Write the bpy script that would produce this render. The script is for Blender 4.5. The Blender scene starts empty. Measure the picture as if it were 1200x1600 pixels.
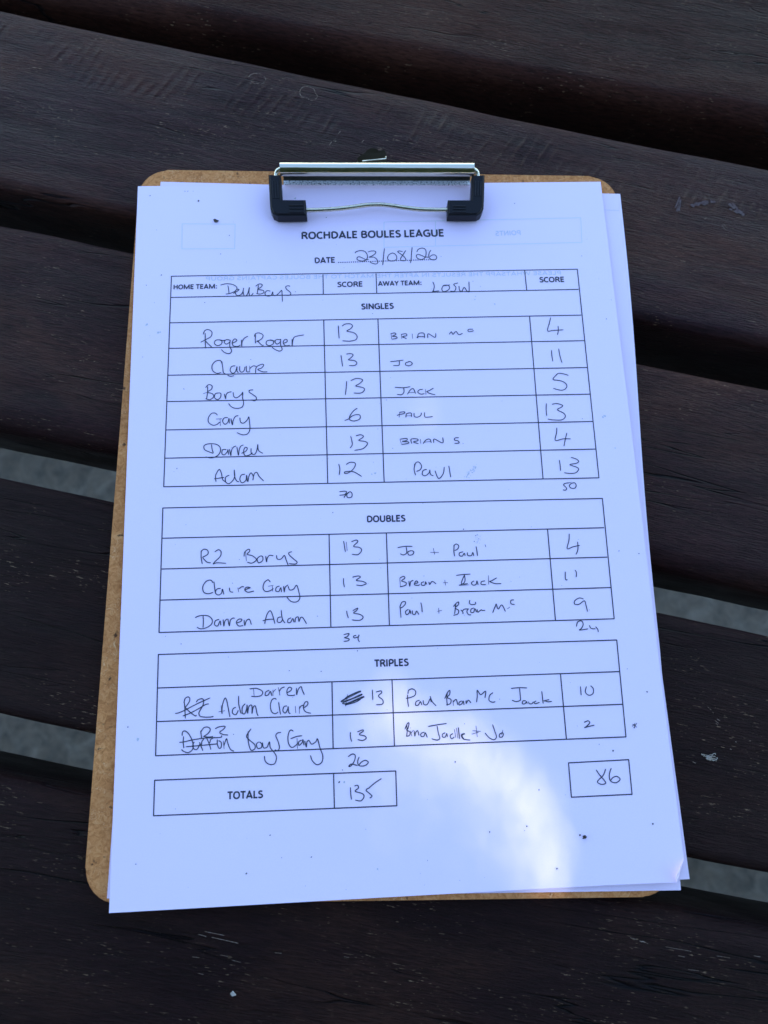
import bpy, bmesh, math, random
from mathutils import Vector, Matrix, noise

random.seed(7)
scene = bpy.context.scene
col = scene.collection
MM = 0.001

# ---------------------------------------------------------------- camera
# x runs along the score sheet's top edge, y up the sheet, z up; origin at its top left corner
R_CV = ((0.99905712, -0.03428685, 0.02663237),
        (-0.02795092, -0.97735709, -0.20974236),
        (0.03322074, 0.2088002, -0.97739391))
CAM = Vector((0.09493446, -0.21140784, 0.27810213))
FPX = 1090.0
RM = Matrix(R_CV)
cam_d = bpy.data.cameras.new('camera')
cam_d.sensor_fit = 'VERTICAL'
cam_d.sensor_height = 36.0
cam_d.sensor_width = 27.0
cam_d.lens = FPX / 1600 * 36.0
cam_d.clip_start = 0.01
cam_d.clip_end = 500
cam_d.dof.use_dof = True
cam_d.dof.focus_distance = 0.283
cam_d.dof.aperture_fstop = 11.0
cam = bpy.data.objects.new('camera', cam_d)
col.objects.link(cam)
cam.matrix_world = Matrix.Translation(CAM) @ (Matrix(((1, 0, 0), (0, -1, 0), (0, 0, -1))) @ RM).transposed().to_4x4()
scene.camera = cam

# ---------------------------------------------------------------- sky, sun, exposure
SUN_EL, SUN_AZ = math.radians(42), math.radians(194)      # azimuth clockwise from +y
SUN_DIR = Vector((math.sin(SUN_AZ) * math.cos(SUN_EL), math.cos(SUN_AZ) * math.cos(SUN_EL), math.sin(SUN_EL)))
world = bpy.data.worlds.new('World')
scene.world = world
world.use_nodes = True
wn = world.node_tree.nodes
wn.clear()
w_out = wn.new('ShaderNodeOutputWorld')
w_bg = wn.new('ShaderNodeBackground')
w_sky = wn.new('ShaderNodeTexSky')
w_sky.sky_type = 'NISHITA'
w_sky.sun_disc = False
w_sky.sun_elevation = SUN_EL
w_sky.sun_rotation = SUN_AZ
w_sky.air_density = 1.0
w_sky.dust_density = 0.3
w_sky.ozone_density = 2.4
w_bg.inputs['Strength'].default_value = 0.15
world.node_tree.links.new(w_sky.outputs[0], w_bg.inputs['Color'])
world.node_tree.links.new(w_bg.outputs[0], w_out.inputs['Surface'])
sun_d = bpy.data.lights.new('sun', 'SUN')
sun_d.energy = 2.0
sun_d.angle = math.radians(0.53)
sun_d.color = (1.0, 0.99, 0.97)
sun = bpy.data.objects.new('sun', sun_d)
col.objects.link(sun)
sun.rotation_euler = (-SUN_DIR).to_track_quat('-Z', 'Y').to_euler()
sun.location = (0, 0, 6)
scene.view_settings.view_transform = 'Standard'
scene.view_settings.look = 'None'
scene.view_settings.gamma = 1.0
scene.view_settings.use_curve_mapping = False
scene.view_settings.exposure = 2.15
scene.render.engine = 'CYCLES'
scene.cycles.use_denoising = True

# ---------------------------------------------------------------- helpers
def at(px, py, z=0.0):
    """point of the horizontal plane z that the photograph's pixel shows"""
    d = RM.transposed() @ Vector(((px - 600) / FPX, (py - 800) / FPX, 1.0))
    return CAM + d * ((z - CAM.z) / d.z)

def tag(o, label=None, cat=None, group=None, kind=None):
    for k, v in (('label', label), ('category', cat), ('group', group), ('kind', kind)):
        if v:
            o[k] = v
    return o

def link_mesh(name, me, mat=None, parent=None, smooth=False):
    o = bpy.data.objects.new(name, me)
    col.objects.link(o)
    if mat:
        me.materials.append(mat)
    if parent:
        o.parent = parent
    if smooth:
        for p in me.polygons:
            p.use_smooth = True
    return o

def empty(name, loc=(0, 0, 0), rz=0.0):
    o = bpy.data.objects.new(name, None)
    o.location = loc
    o.rotation_euler = (0, 0, rz)
    o.empty_display_size = 0.02
    col.objects.link(o)
    return o

def from_bm(name, bm, mat=None, parent=None, smooth=False):
    bmesh.ops.recalc_face_normals(bm, faces=bm.faces)
    me = bpy.data.meshes.new(name)
    bm.to_mesh(me)
    bm.free()
    return link_mesh(name, me, mat, parent, smooth)

def from_py(name, verts, faces, mat=None, parent=None, smooth=False):
    me = bpy.data.meshes.new(name)
    me.from_pydata(verts, [], faces)
    me.validate()
    return link_mesh(name, me, mat, parent, smooth)

class Nodes:
    """small wrapper for building a material's node tree"""
    def __init__(self, name):
        self.m = bpy.data.materials.new(name)
        self.m.use_nodes = True
        self.t = self.m.node_tree
        self.b = self.t.nodes['Principled BSDF']
    def n(self, kind, **kw):
        nd = self.t.nodes.new(kind)
        for k, v in kw.items():
            setattr(nd, k, v)
        return nd
    def l(self, a, b):
        self.t.links.new(a, b)
    def coords(self, scale, loc=(0, 0, 0), rot=(0, 0, 0)):
        tc = self.n('ShaderNodeTexCoord')
        mp = self.n('ShaderNodeMapping')
        mp.inputs['Scale'].default_value = scale
        mp.inputs['Location'].default_value = loc
        mp.inputs['Rotation'].default_value = rot
        self.l(tc.outputs['Object'], mp.inputs['Vector'])
        return mp.outputs['Vector']
    def noise(self, vec, scale=1.0, detail=4.0, rough=0.55, dist=0.0):
        nz = self.n('ShaderNodeTexNoise')
        nz.inputs['Scale'].default_value = scale
        nz.inputs['Detail'].default_value = detail
        nz.inputs['Roughness'].default_value = rough
        nz.inputs['Distortion'].default_value = dist
        self.l(vec, nz.inputs['Vector'])
        return nz.outputs['Fac']
    def ramp(self, fac, stops):
        rp = self.n('ShaderNodeValToRGB')
        e = rp.color_ramp.elements
        while len(e) < len(stops):
            e.new(0.5)
        for el, (p, c) in zip(e, stops):
            el.position = p
            el.color = (c, c, c, 1) if isinstance(c, (int, float)) else (*c, 1)
        self.l(fac, rp.inputs['Fac'])
        return rp.outputs['Color']
    def mix(self, fac, a, b, mode='MIX'):
        mx = self.n('ShaderNodeMix', data_type='RGBA', blend_type=mode)
        for sock, v in ((mx.inputs[0], fac), (mx.inputs[6], a), (mx.inputs[7], b)):
            if isinstance(v, (int, float)):
                sock.default_value = v if sock == mx.inputs[0] else (v, v, v, 1)
            elif isinstance(v, tuple):
                sock.default_value = (*v, 1)
            else:
                self.l(v, sock)
        return mx.outputs[2]
    def math(self, op, a, b=0.0, clamp=False):
        mt = self.n('ShaderNodeMath', operation=op, use_clamp=clamp)
        for sock, v in ((mt.inputs[0], a), (mt.inputs[1], b)):
            if isinstance(v, (int, float)):
                sock.default_value = v
            else:
                self.l(v, sock)
        return mt.outputs[0]
    def bump(self, h, dist, strength=1.0, prev=None):
        bp = self.n('ShaderNodeBump')
        bp.inputs['Distance'].default_value = dist
        bp.inputs['Strength'].default_value = strength
        self.l(h, bp.inputs['Height'])
        if prev:
            self.l(prev, bp.inputs['Normal'])
        return bp.outputs['Normal']
    def set(self, **kw):
        for k, v in kw.items():
            s = self.b.inputs[k.replace('_', ' ')]
            if isinstance(v, (int, float)):
                s.default_value = v
            elif isinstance(v, tuple):
                s.default_value = (*v, 1)
            else:
                self.l(v, s)
        return self.m

# ---------------------------------------------------------------- materials
def wood_material(name, seed, dark, worn, worn_amount, chatter=None, sheen=0.08):
    k = Nodes(name)
    off = (seed * 3.17, seed * 1.73, seed * 0.91)
    band = k.noise(k.coords((13, 120, 60), off), 1, 5, 0.62, 0.5)
    fibre = k.noise(k.coords((190, 1500, 800), off), 1, 4, 0.68)
    blot = k.noise(k.coords((9, 20, 14), off), 1, 4, 0.6, 0.5)
    base = k.ramp(band, [(0.3, tuple(c * 0.7 for c in dark)), (0.5, dark), (0.72, tuple(c * 1.3 for c in dark))])
    wmask = k.ramp(blot, [(0.5 - worn_amount, 0.0), (0.72 - worn_amount, 1.0)])
    base = k.mix(wmask, base, worn)
    base = k.mix(k.ramp(fibre, [(0.32, 0.25), (0.66, 1.0)]), (0.006, 0.003, 0.002), base)
    # short pale flecks along the grain where the stain has worn off
    fl = k.noise(k.coords((330, 1900, 900), off), 1, 2, 0.5)
    flm = k.noise(k.coords((30, 60, 40), off), 1, 3, 0.6)
    fleck = k.math('MULTIPLY', k.ramp(fl, [(0.66, 0.0), (0.74, 1.0)]), k.ramp(flm, [(0.46, 0.0), (0.66, 0.8)]))
    base = k.mix(fleck, base, (0.30, 0.19, 0.11))
    # hairline cracks
    cr = k.noise(k.coords((5, 75, 30), (off[1], off[0], 0)), 1, 3, 0.5, 0.3)
    crack = k.ramp(k.math('ABSOLUTE', k.math('SUBTRACT', cr, 0.5)), [(0.0, 0.0), (0.008, 1.0)])
    crm = k.ramp(k.noise(k.coords((7, 22, 9), (2.0, off[0], 1)), 1, 2), [(0.5, 0.0), (0.6, 1.0)])
    crack = k.math('SUBTRACT', 1.0, k.math('MULTIPLY', k.math('SUBTRACT', 1.0, crack), crm))
    base = k.mix(crack, (0.003, 0.003, 0.004), base)
    n1 = k.bump(band, 0.0018, 0.5)
    n1 = k.bump(fibre, 0.0009, 0.8, n1)
    n1 = k.bump(crack, 0.0014, 0.9, n1)
    if chatter:
        y0, y1 = chatter
        tc = k.n('ShaderNodeTexCoord')
        sp = k.n('ShaderNodeSeparateXYZ')
        k.l(tc.outputs['Object'], sp.inputs[0])
        wob = k.noise(k.coords((45, 25, 10), off), 1, 2)
        ph = k.math('ADD', k.math('MULTIPLY', sp.outputs['X'], 1150.0), k.math('MULTIPLY', sp.outputs['Y'], -420.0))
        ph = k.math('ADD', ph, k.math('MULTIPLY', wob, 13.0))
        wv = k.math('SINE', ph)
        mid = k.math('ABSOLUTE', k.math('SUBTRACT', sp.outputs['Y'], (y0 + y1) / 2))
        my = k.ramp(k.math('DIVIDE', mid, (y1 - y0) / 2), [(0.4, 1.0), (1.0, 0.0)])
        mx = k.ramp(k.noise(k.coords((24, 30, 10), (off[2], 0.3, 0)), 1, 3), [(0.45, 0.0), (0.65, 1.0)])
        mx = k.math('MULTIPLY', mx, k.ramp(k.noise(k.coords((150, 110, 40), off), 1, 3, 0.6), [(0.35, 0.15), (0.62, 1.0)]))
        msk = k.math('MULTIPLY', my, mx)
        n1 = k.bump(k.math('MULTIPLY', wv, msk), 0.0013, 0.55, n1)
        base = k.mix(k.math('MULTIPLY', k.math('MULTIPLY', msk, 0.34), k.ramp(wv, [(0.5, 0.0), (1.0, 1.0)])), base, (0.16, 0.085, 0.05))
    rough = k.ramp(k.noise(k.coords((25, 120, 60), off), 1, 4), [(0.3, 0.38), (0.7, 0.62)])
    return k.set(Base_Color=base, Roughness=rough, Normal=n1, Specular_IOR_Level=sheen)

def paper_material(name, colr):
    k = Nodes(name)
    v = k.coords((1, 1, 1))
    fine = k.noise(v, 2600, 3, 0.6)
    soft = k.noise(v, 14, 3, 0.5)
    c = k.mix(k.ramp(soft, [(0.3, 0.0), (0.7, 1.0)]), tuple(x * 0.975 for x in colr), colr)
    c = k.mix(k.ramp(fine, [(0.35, 0.0), (0.6, 1.0)]), tuple(x * 0.96 for x in colr), c)
    return k.set(Base_Color=c, Roughness=0.75, Normal=k.bump(fine, 0.00003, 0.4), Specular_IOR_Level=0.25)

def flat_ink(name, colr, rough=0.7, vary=0.0):
    k = Nodes(name)
    nz = k.noise(k.coords((1, 1, 1)), 900, 3, 0.7)
    hi = tuple(min(1, c + vary) for c in colr)
    return k.set(Base_Color=k.mix(k.ramp(nz, [(0.45, 0.0), (0.75, 1.0)]), colr, hi), Roughness=rough, Specular_IOR_Level=0.3)

def hardboard_material():
    k = Nodes('hardboard')
    v = k.coords((1, 1, 1))
    big = k.noise(v, 60, 4, 0.6)
    mid = k.noise(v, 420, 5, 0.7, 1.2)
    c = k.ramp(mid, [(0.3, (0.34, 0.115, 0.03)), (0.5, (0.60, 0.24, 0.073)), (0.72, (0.74, 0.36, 0.13))])
    c = k.mix(k.ramp(big, [(0.35, 0.0), (0.7, 0.45)]), c, (0.36, 0.13, 0.04))
    fb = k.noise(v, 210, 1, 0.4, 2.4)
    fibre = k.ramp(k.math('ABSOLUTE', k.math('SUBTRACT', fb, 0.52)), [(0.0, 1.0), (0.022, 0.0)])
    fm = k.ramp(k.noise(v, 150, 2), [(0.5, 0.0), (0.62, 0.8)])
    c = k.mix(k.math('MULTIPLY', fibre, fm), c, (0.75, 0.46, 0.22))
    dark = k.ramp(k.noise(v, 330, 2, 0.5), [(0.67, 0.0), (0.74, 0.85)])
    c = k.mix(dark, c, (0.05, 0.025, 0.012))
    nm = k.bump(mid, 0.0006, 0.6)
    return k.set(Base_Color=c, Roughness=0.72, Normal=nm, Specular_IOR_Level=0.15)

def steel_material(name, base, rough, grime=0.0):
    k = Nodes(name)
    v = k.coords((1, 1, 1))
    sc = k.noise(k.coords((60, 1400, 1400)), 1, 3, 0.6)
    r = k.ramp(sc, [(0.3, rough * 0.8), (0.75, rough * 1.5)])
    nm = k.bump(sc, 0.00008, 0.4)
    if grime:
        g = k.noise(v, 1500, 4, 0.75)
        gm = k.ramp(g, [(0.40, 1.0), (0.48, 0.0)])
        c = k.mix(gm, base, (0.035, 0.03, 0.026))
        met = k.math('SUBTRACT', 1.0, k.math('MULTIPLY', gm, 0.9))
        return k.set(Base_Color=c, Metallic=met, Roughness=k.mix(gm, r, 0.8), Normal=nm)
    return k.set(Base_Color=base, Metallic=1.0, Roughness=r, Normal=nm)

def concrete_material():
    k = Nodes('ground_concrete')
    v = k.coords((1, 1, 1))
    a = k.noise(v, 30, 6, 0.72, 0.8)
    b = k.noise(v, 60, 4, 0.6)
    c = k.ramp(a, [(0.3, (0.022, 0.019, 0.013)), (0.52, (0.095, 0.078, 0.054)), (0.75, (0.20, 0.165, 0.12))])
    c = k.mix(k.ramp(b, [(0.35, 0.5), (0.65, 0.0)]), c, (0.15, 0.11, 0.07))
    return k.set(Base_Color=c, Roughness=0.9, Normal=k.bump(b, 0.004, 0.6))

M_paper = paper_material('white_paper', (0.89, 0.735, 0.90))
M_paper_under = paper_material('white_paper_under', (0.88, 0.72, 0.84))
M_print = flat_ink('black_toner', (0.032, 0.032, 0.046), 0.6, 0.03)
M_pen = flat_ink('black_ballpoint', (0.030, 0.034, 0.055), 0.5, 0.06)
M_ghost = flat_ink('show_through', (0.66, 0.66, 0.70), 0.8)
M_ghost_text = flat_ink('show_through_text', (0.60, 0.58, 0.66), 0.8)
M_speck = flat_ink('dirt', (0.05, 0.042, 0.04), 0.9, 0.06)
M_smudge = flat_ink('pale_smudge', (0.50, 0.49, 0.52), 0.9, 0.1)
M_board = hardboard_material()
M_steel = steel_material('clip_steel', (0.72, 0.66, 0.50), 0.17)
M_wire = steel_material('clip_wire', (0.72, 0.66, 0.48), 0.22)
M_plate = steel_material('clip_plate_steel', (0.85, 0.84, 0.80), 0.4, 0.02)
M_tab = steel_material('hang_tab_steel', (0.085, 0.068, 0.045), 0.32)
k = Nodes('cap_plastic')
M_cap = k.set(Base_Color=(0.008, 0.008, 0.010), Roughness=0.38, Specular_IOR_Level=0.2,
              Normal=k.bump(k.noise(k.coords((1, 1, 1)), 1500, 3), 0.0001, 0.5))
M_ground = concrete_material()

# ---------------------------------------------------------------- ground
GZ = -0.74
from_py('ground', [(-40, -40, GZ), (40, -40, GZ), (40, 40, GZ), (-40, 40, GZ)], [(0, 1, 2, 3)], M_ground)['kind'] = 'structure'

# ---------------------------------------------------------------- the slatted table
ZS = -0.0047                # top of the slats
THICK = 0.046
table = tag(empty('garden_table', (0.1, -0.15, GZ)), 'dark stained wooden table top of wide rounded slats with open gaps', 'table')
def to_table(o):
    o.parent = table
    o.matrix_parent_inverse = Matrix.Translation((-0.1, 0.15, -GZ))

def make_slat(top, low, seed, mat, radius, tilt=0.0):
    """top / low: two pixels each on the upper and lower edge of the slat's top face"""
    a0, a1 = at(*top[0], ZS), at(*top[1], ZS)
    b0, b1 = at(*low[0], ZS), at(*low[1], ZS)
    mid = (a0 + a1 + b0 + b1) / 4
    ang = (math.atan2(a1.y - a0.y, a1.x - a0.x) + math.atan2(b1.y - b0.y, b1.x - b0.x)) / 2
    rot = Matrix.Rotation(-ang, 3, 'Z')
    A0, A1, B0, B1 = [rot @ (p - mid) for p in (a0, a1, b0, b1)]
    def edge(P, Q, x):
        return P.y + (Q.y - P.y) * (x - P.x) / (Q.x - P.x)
    n, seg = 220, 7
    bm = bmesh.new()
    rings = []
    X0, X1 = -0.62, 0.66
    ra, rb = radius
    for i in range(n + 1):
        x = X0 + (X1 - X0) * i / n
        wa = noise.noise((x * 9, seed * 7.1, 0)) * 0.0016 + noise.noise((x * 33, seed * 3.1, 5)) * 0.0005
        wb = noise.noise((x * 9, seed * 5.3, 9)) * 0.0018 + noise.noise((x * 33, seed * 2.7, 2)) * 0.0005
        ya = edge(A0, A1, x) + wa + ra * 0.15
        yb = edge(B0, B1, x) + wb - rb * 0.15
        ra_ = ra * (1 + 0.25 * noise.noise((x * 6, seed, 3)))
        rb_ = rb * (1 + 0.25 * noise.noise((x * 6, seed, 8)))
        prof = []
        for j in range(seg + 1):                       # upper edge rounding
            t = math.pi / 2 * j / seg
            prof.append((ya - ra_ + ra_ * math.cos(t), -ra_ + ra_ * math.sin(t)))
        for j in range(1, 8):                          # top face, a little cupped
            f = j / 8
            y = (ya - ra_) * (1 - f) + (yb + rb_) * f
            prof.append((y, 0.0004 * noise.noise((x * 7, y * 40, seed)) - 0.0003 * math.sin(math.pi * f)))
        for j in range(seg + 1):
            t = math.pi / 2 * (1 - j / seg)
            prof.append((yb + rb_ - rb_ * math.cos(t), -rb_ + rb_ * math.sin(t)))
        r2 = 0.003
        prof += [(yb, -THICK + r2), (yb + r2, -THICK), (ya - r2, -THICK), (ya, -THICK + r2)]
        rings.append([bm.verts.new((x, y, z)) for y, z in prof])
    m = len(rings[0])
    for i in range(n):
        for j in range(m):
            bm.faces.new((rings[i][j], rings[i + 1][j], rings[i + 1][(j + 1) % m], rings[i][(j + 1) % m]))
    bm.faces.new(rings[0])
    bm.faces.new(rings[-1])
    o = from_bm('slat', bm, mat, None, True)
    to_table(o)
    o.location = (mid.x, mid.y, ZS)
    o.rotation_euler = (tilt, 0, ang)
    return o

S_A = make_slat([(0, -420), (1200, -170)], [(150, 0), (1200, 180)], 1, wood_material('wood_a', 1, (0.039, 0.0130, 0.0090), (0.066, 0.0235, 0.014), 0.06, None, 0.045), (0.008, 0.009))
S_B = make_slat([(0, 12), (1200, 263)], [(0, 290), (1200, 536)], 2, wood_material('wood_b', 2, (0.033, 0.0105, 0.0115), (0.075, 0.027, 0.017), 0.05, (0.012, 0.040), 0.085), (0.005, 0.005))
S_C = make_slat([(0, 350), (1200, 606)], [(0, 662), (1200, 914)], 3, wood_material('wood_c', 3, (0.033, 0.0110, 0.0105), (0.070, 0.026, 0.017), 0.05, None, 0.08), (0.005, 0.011))
S_D = make_slat([(0, 746), (1200, 996)], [(0, 1116), (1200, 1362)], 4, wood_material('wood_d', 4, (0.018, 0.0070, 0.0065), (0.034, 0.014, 0.010), 0.02, None, 0.065), (0.005, 0.005))
S_E = make_slat([(0, 1222), (1200, 1452)], [(0, 1640), (1200, 1850)], 5, wood_material('wood_e', 5, (0.018, 0.0070, 0.0065), (0.040, 0.016, 0.010), 0.03, None, 0.065), (0.008, 0.006))
S_A['label'] = 'slat at the top of the picture, behind the dark gap'
S_B['label'] = 'slat under the clip, with rows of cross grain saw marks and ring scuffs'
S_E['label'] = 'slat below the clipboard, blackish with pale flecks'

# legs and battens under the table, outside the picture
M_leg = wood_material('wood_leg', 9, (0.016, 0.014, 0.014), (0.03, 0.024, 0.02), 0.0)
def box(name, lo, hi, mat, parent=None, bev=0.004):
    bm = bmesh.new()
    bmesh.ops.create_cube(bm, size=1)
    for v in bm.verts:
        v.co = Vector([lo[i] + (v.co[i] + 0.5) * (hi[i] - lo[i]) for i in range(3)])
    bmesh.ops.bevel(bm, geom=bm.edges[:], offset=bev, segments=2, affect='EDGES')
    return from_bm(name, bm, mat, parent)
for xs in (-0.44, 0.60):
    b = box('batten', (xs - 0.035, -0.47, ZS - THICK - 0.05), (xs + 0.035, 0.23, ZS - THICK - 0.0015), M_leg)
    to_table(b)
    for ys in (-0.43, 0.19):
        l = box('leg', (xs - 0.035, ys - 0.035, GZ), (xs + 0.035, ys + 0.035, ZS - THICK - 0.052), M_leg)
        to_table(l)

# ---------------------------------------------------------------- marks and loose bits on the slats
def ribbon_verts(pts, width, z_of, lift, verts, faces, taper=True):
    """flat ribbon along 2D points; z from z_of(x, y)"""
    n = len(pts)
    base = len(verts)
    for i, p in enumerate(pts):
        a = pts[max(0, i - 1)]
        b = pts[min(n - 1, i + 1)]
        d = Vector((b[0] - a[0], b[1] - a[1]))
        if d.length < 1e-9:
            d = Vector((1, 0))
        d.normalize()
        w = width / 2
        if taper and (i == 0 or i == n - 1):
            w *= 0.55
        zz = z_of(p[0], p[1]) + lift + i * 2e-8
        verts.append((p[0] - d.y * w, p[1] + d.x * w, zz))
        verts.append((p[0] + d.y * w, p[1] - d.x * w, zz))
    for i in range(n - 1):
        q = base + 2 * i
        faces.append((q + 1, q + 3, q + 2, q))

def spline(pts, sub=5):
    if len(pts) < 3:
        return pts
    out = []
    P = [pts[0]] + list(pts) + [pts[-1]]
    for i in range(1, len(P) - 2):
        p0, p1, p2, p3 = P[i - 1], P[i], P[i + 1], P[i + 2]
        for s in range(sub):
            t = s / sub
            out.append(tuple(0.5 * (2 * p1[c] + (p2[c] - p0[c]) * t + (2 * p0[c] - 5 * p1[c] + 4 * p2[c] - p3[c]) * t * t
                             + (3 * p1[c] - p0[c] - 3 * p2[c] + p3[c]) * t ** 3) for c in range(2)))
    out.append(tuple(pts[-1]))
    return out

def parse(s):
    return [[tuple(float(c) for c in p.split(',')) for p in st.split()] for st in s.split(';') if st.strip()]

M_scuff = flat_ink('scuffed_wood', (0.20, 0.13, 0.085), 0.8, 0.15)
M_haze = flat_ink('dull_scrape', (0.075, 0.043, 0.040), 0.7, 0.05)
def slat_marks(name, slat, strokes, width, mat):
    verts, faces = [], []
    for st in strokes:
        ps = [at(x, y, ZS + 0.0002) for x, y in spline(st, 6)]
        pts = [(p.x + random.uniform(-1, 1) * 0.00016, p.y + random.uniform(-1, 1) * 0.00016) for p in ps]
        i = 0
        while i < len(pts) - 1:            # broken line: short worn dashes
            n = random.randint(2, 6)
            ribbon_verts(pts[i:i + n + 1], width * random.uniform(0.6, 1.3), lambda x, y: ZS, 0.00025, verts, faces)
            i += n + random.choice((0, 0, 1, 1, 2))
    me = bpy.data.meshes.new(name)
    inv = slat.matrix_basis.inverted()
    me.from_pydata([inv @ Vector(v) for v in verts], [], faces)
    o = link_mesh(name, me, mat, slat)
    o['kind'] = 'stuff'
    return o
bpy.context.view_layer.update()
slat_marks('ring_scuff', S_B, parse('469,140 474,136 481,135 490,139 493,146 496,150 492,156 485,157 479,153 472,151 468,146 470,140;'
           '388,121 394,116 404,115 412,119 416,125;390,130 398,131 405,130;413,128 408,132'), 0.00022, M_scuff)
slat_marks('scrape', S_B, parse('1055,325 1062,308;1057,330 1064,312;1060,330 1062,316;1080,322 1092,318 1105,316 1118,315;1085,318 1098,320 1112,312;'
           '1138,318 1148,326 1160,334;1140,326 1150,330 1163,336;1145,318 1152,326'), 0.0015, M_haze)
slat_marks('scrape', S_B, parse('515,227 518,222;521,220 524,217;529,209 532,205;523,222 526,220;565,222 568,219;1100,342 1104,341;1128,352 1134,360;1131,350 1136,357'), 0.0003, M_scuff)
slat_marks('scrape', S_E, parse('985,1465 1000,1470 1012,1474;1120,1493 1140,1497;1060,1493 1070,1495;1040,1480 1080,1487;1178,1494 1188,1495;1075,1514 1092,1517;320,1455 350,1462;330,1465 372,1474;310,1460 322,1463;345,1492 356,1494;362,1500 376,1503;300,1495 312,1497;310,1520 318,1522;538,1494 545,1496;430,1488 440,1490'), 0.00024, M_scuff)

slat_marks('pale_scuff', S_D, parse('1096,1178 1104,1182 1114,1185 1120,1187;1099,1181 1108,1184 1117,1188;1103,1184 1112,1187 1119,1189;1106,1181 1116,1182 1121,1185;'
           '1108,1187 1116,1189;1100,1179 1110,1181;1112,1180 1117,1177 1118,1179;1108,1180 1114,1178;1104,1186 1111,1188;1110,1184 1120,1186'), 0.00038, flat_ink('pale_bare_wood', (0.30, 0.24, 0.17), 0.8, 0.2))
slat_marks('scrape', S_D, parse('1117,1126 1123,1130;1118,1130 1122,1133;1121,1124 1125,1127;1109,1107 1111,1110;1106,1104 1108,1106;1113,1113 1115,1114;1141,1170 1143,1171;1149,1158 1151,1160;1170,1157 1173,1158;1082,1190 1087,1193'), 0.0004, M_scuff)
def flake(name, label, poly, z, mat, height=0.0006):
    bm = bmesh.new()
    top = [bm.verts.new((*at(x, y, z).xy, z + height * random.uniform(0.6, 1.3))) for x, y in poly]
    bot = [bm.verts.new((*at(x, y, z).xy, z)) for x, y in poly]
    n = len(poly)
    bm.faces.new(top)
    bm.faces.new(bot[::-1])
    for i in range(n):
        bm.faces.new((bot[i], bot[(i + 1) % n], top[(i + 1) % n], top[i]))
    c = sum((v.co for v in bm.verts), Vector()) / len(bm.verts)
    c.z = z
    for v in bm.verts:
        v.co -= c
    o = from_bm(name, bm, mat)
    o.location = c
    return tag(o, label, 'fleck')
M_pale = flat_ink('pale_flake', (0.34, 0.30, 0.24), 0.8, 0.2)
flake('wood_splinter', 'tiny pale splinter left of centre on the lowest slat', [(360, 1552), (364, 1548), (369, 1554), (363, 1556)], ZS + 0.0003, M_pale)

# ---------------------------------------------------------------- clipboard
BT, BB = -0.0014, -0.0044            # top and underside of the board
clip_board = tag(empty('clipboard', (0.1, -0.145, BB)), 'brown hardboard clipboard with a steel wire clip holding the papers', 'clipboard')
def to_board(o, parent=clip_board):
    o.parent = parent
    o.matrix_parent_inverse = Matrix.Translation((-0.1, 0.145, -BB))

def arc(cx, cy, r, a0, a1, n=8):
    return [(cx + r * math.cos(math.radians(a0 + (a1 - a0) * i / n)), cy + r * math.sin(math.radians(a0 + (a1 - a0) * i / n))) for i in range(n + 1)]
# board in its own frame, then rotated a little clockwise against the sheets
def board_outline():
    w, h, r = 0.2175, 0.3042, 0.0125
    pts = arc(r, -r, r, 180, 90) + arc(w - r, -r, r, 90, 0) + arc(w - r, -h + r, r, 0, -90) + arc(r, -h + r, r, -90, -180)
    a = math.radians(-1.72)
    return [(-0.0006 + x * math.cos(a) - y * math.sin(a), 0.0102 + x * math.sin(a) + y * math.cos(a)) for x, y in pts]
bm = bmesh.new()
ol = board_outline()
tv = [bm.verts.new((x, y, BT)) for x, y in ol]
bv = [bm.verts.new((x, y, BB)) for x, y in ol]
ft = bm.faces.new(tv)
bm.faces.new(bv[::-1])
for i in range(len(ol)):
    j = (i + 1) % len(ol)
    bm.faces.new((tv[i], bv[i], bv[j], tv[j]))
bmesh.ops.bevel(bm, geom=list(ft.edges), offset=0.0006, segments=2, affect='EDGES')
to_board(from_bm('board', bm, M_board))

def tube(path, r, seg=12, closed_ends=True):
    bm = bmesh.new()
    rings = []
    n = len(path)
    for i, p in enumerate(path):
        p = Vector(p)
        d = (Vector(path[min(n - 1, i + 1)]) - Vector(path[max(0, i - 1)])).normalized()
        up = Vector((0, 0, 1)) if abs(d.z) < 0.9 else Vector((1, 0, 0))
        u = d.cross(up).normalized()
        v = u.cross(d)
        rings.append([bm.verts.new(p + u * r * math.cos(2 * math.pi * j / seg) + v * r * math.sin(2 * math.pi * j / seg)) for j in range(seg)])
    for i in range(n - 1):
        for j in range(seg):
            bm.faces.new((rings[i][j], rings[i][(j + 1) % seg], rings[i + 1][(j + 1) % seg], rings[i + 1][j]))
    bm.faces.new(rings[0][::-1])
    bm.faces.new(rings[-1])
    return bm

def sheet_profile(x0, x1, prof, thick, skew=0.0, n=2):
    """bent sheet metal: profile of (y, z) points carried from x0 to x1; skew = y drop over the length"""
    bm = bmesh.new()
    off = []
    m = len(prof)
    for i in range(m):
        a, b = prof[max(0, i - 1)], prof[min(m - 1, i + 1)]
        d = Vector((b[0] - a[0], b[1] - a[1])).normalized()
        off.append((prof[i][0] - d.y * thick, prof[i][1] + d.x * thick))
    loop = list(prof) + off[::-1]
    rings = []
    for i in range(n):
        f = i / (n - 1)
        rings.append([bm.verts.new((x0 + (x1 - x0) * f, y - skew * f, z)) for y, z in loop])
    L = len(loop)
    for i in range(n - 1):
        for j in range(L):
            bm.faces.new((rings[i][j], rings[i + 1][j], rings[i + 1][(j + 1) % L], rings[i][(j + 1) % L]))
    bm.faces.new(rings[0])
    bm.faces.new(rings[-1][::-1])
    return bm

ZBAR = 0.0085
barL, barR = at(438, 264.5, ZBAR), at(740, 265, ZBAR)
skew = barL.y - barR.y
yb = barL.y
RB = 0.0023
clip = None
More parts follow.
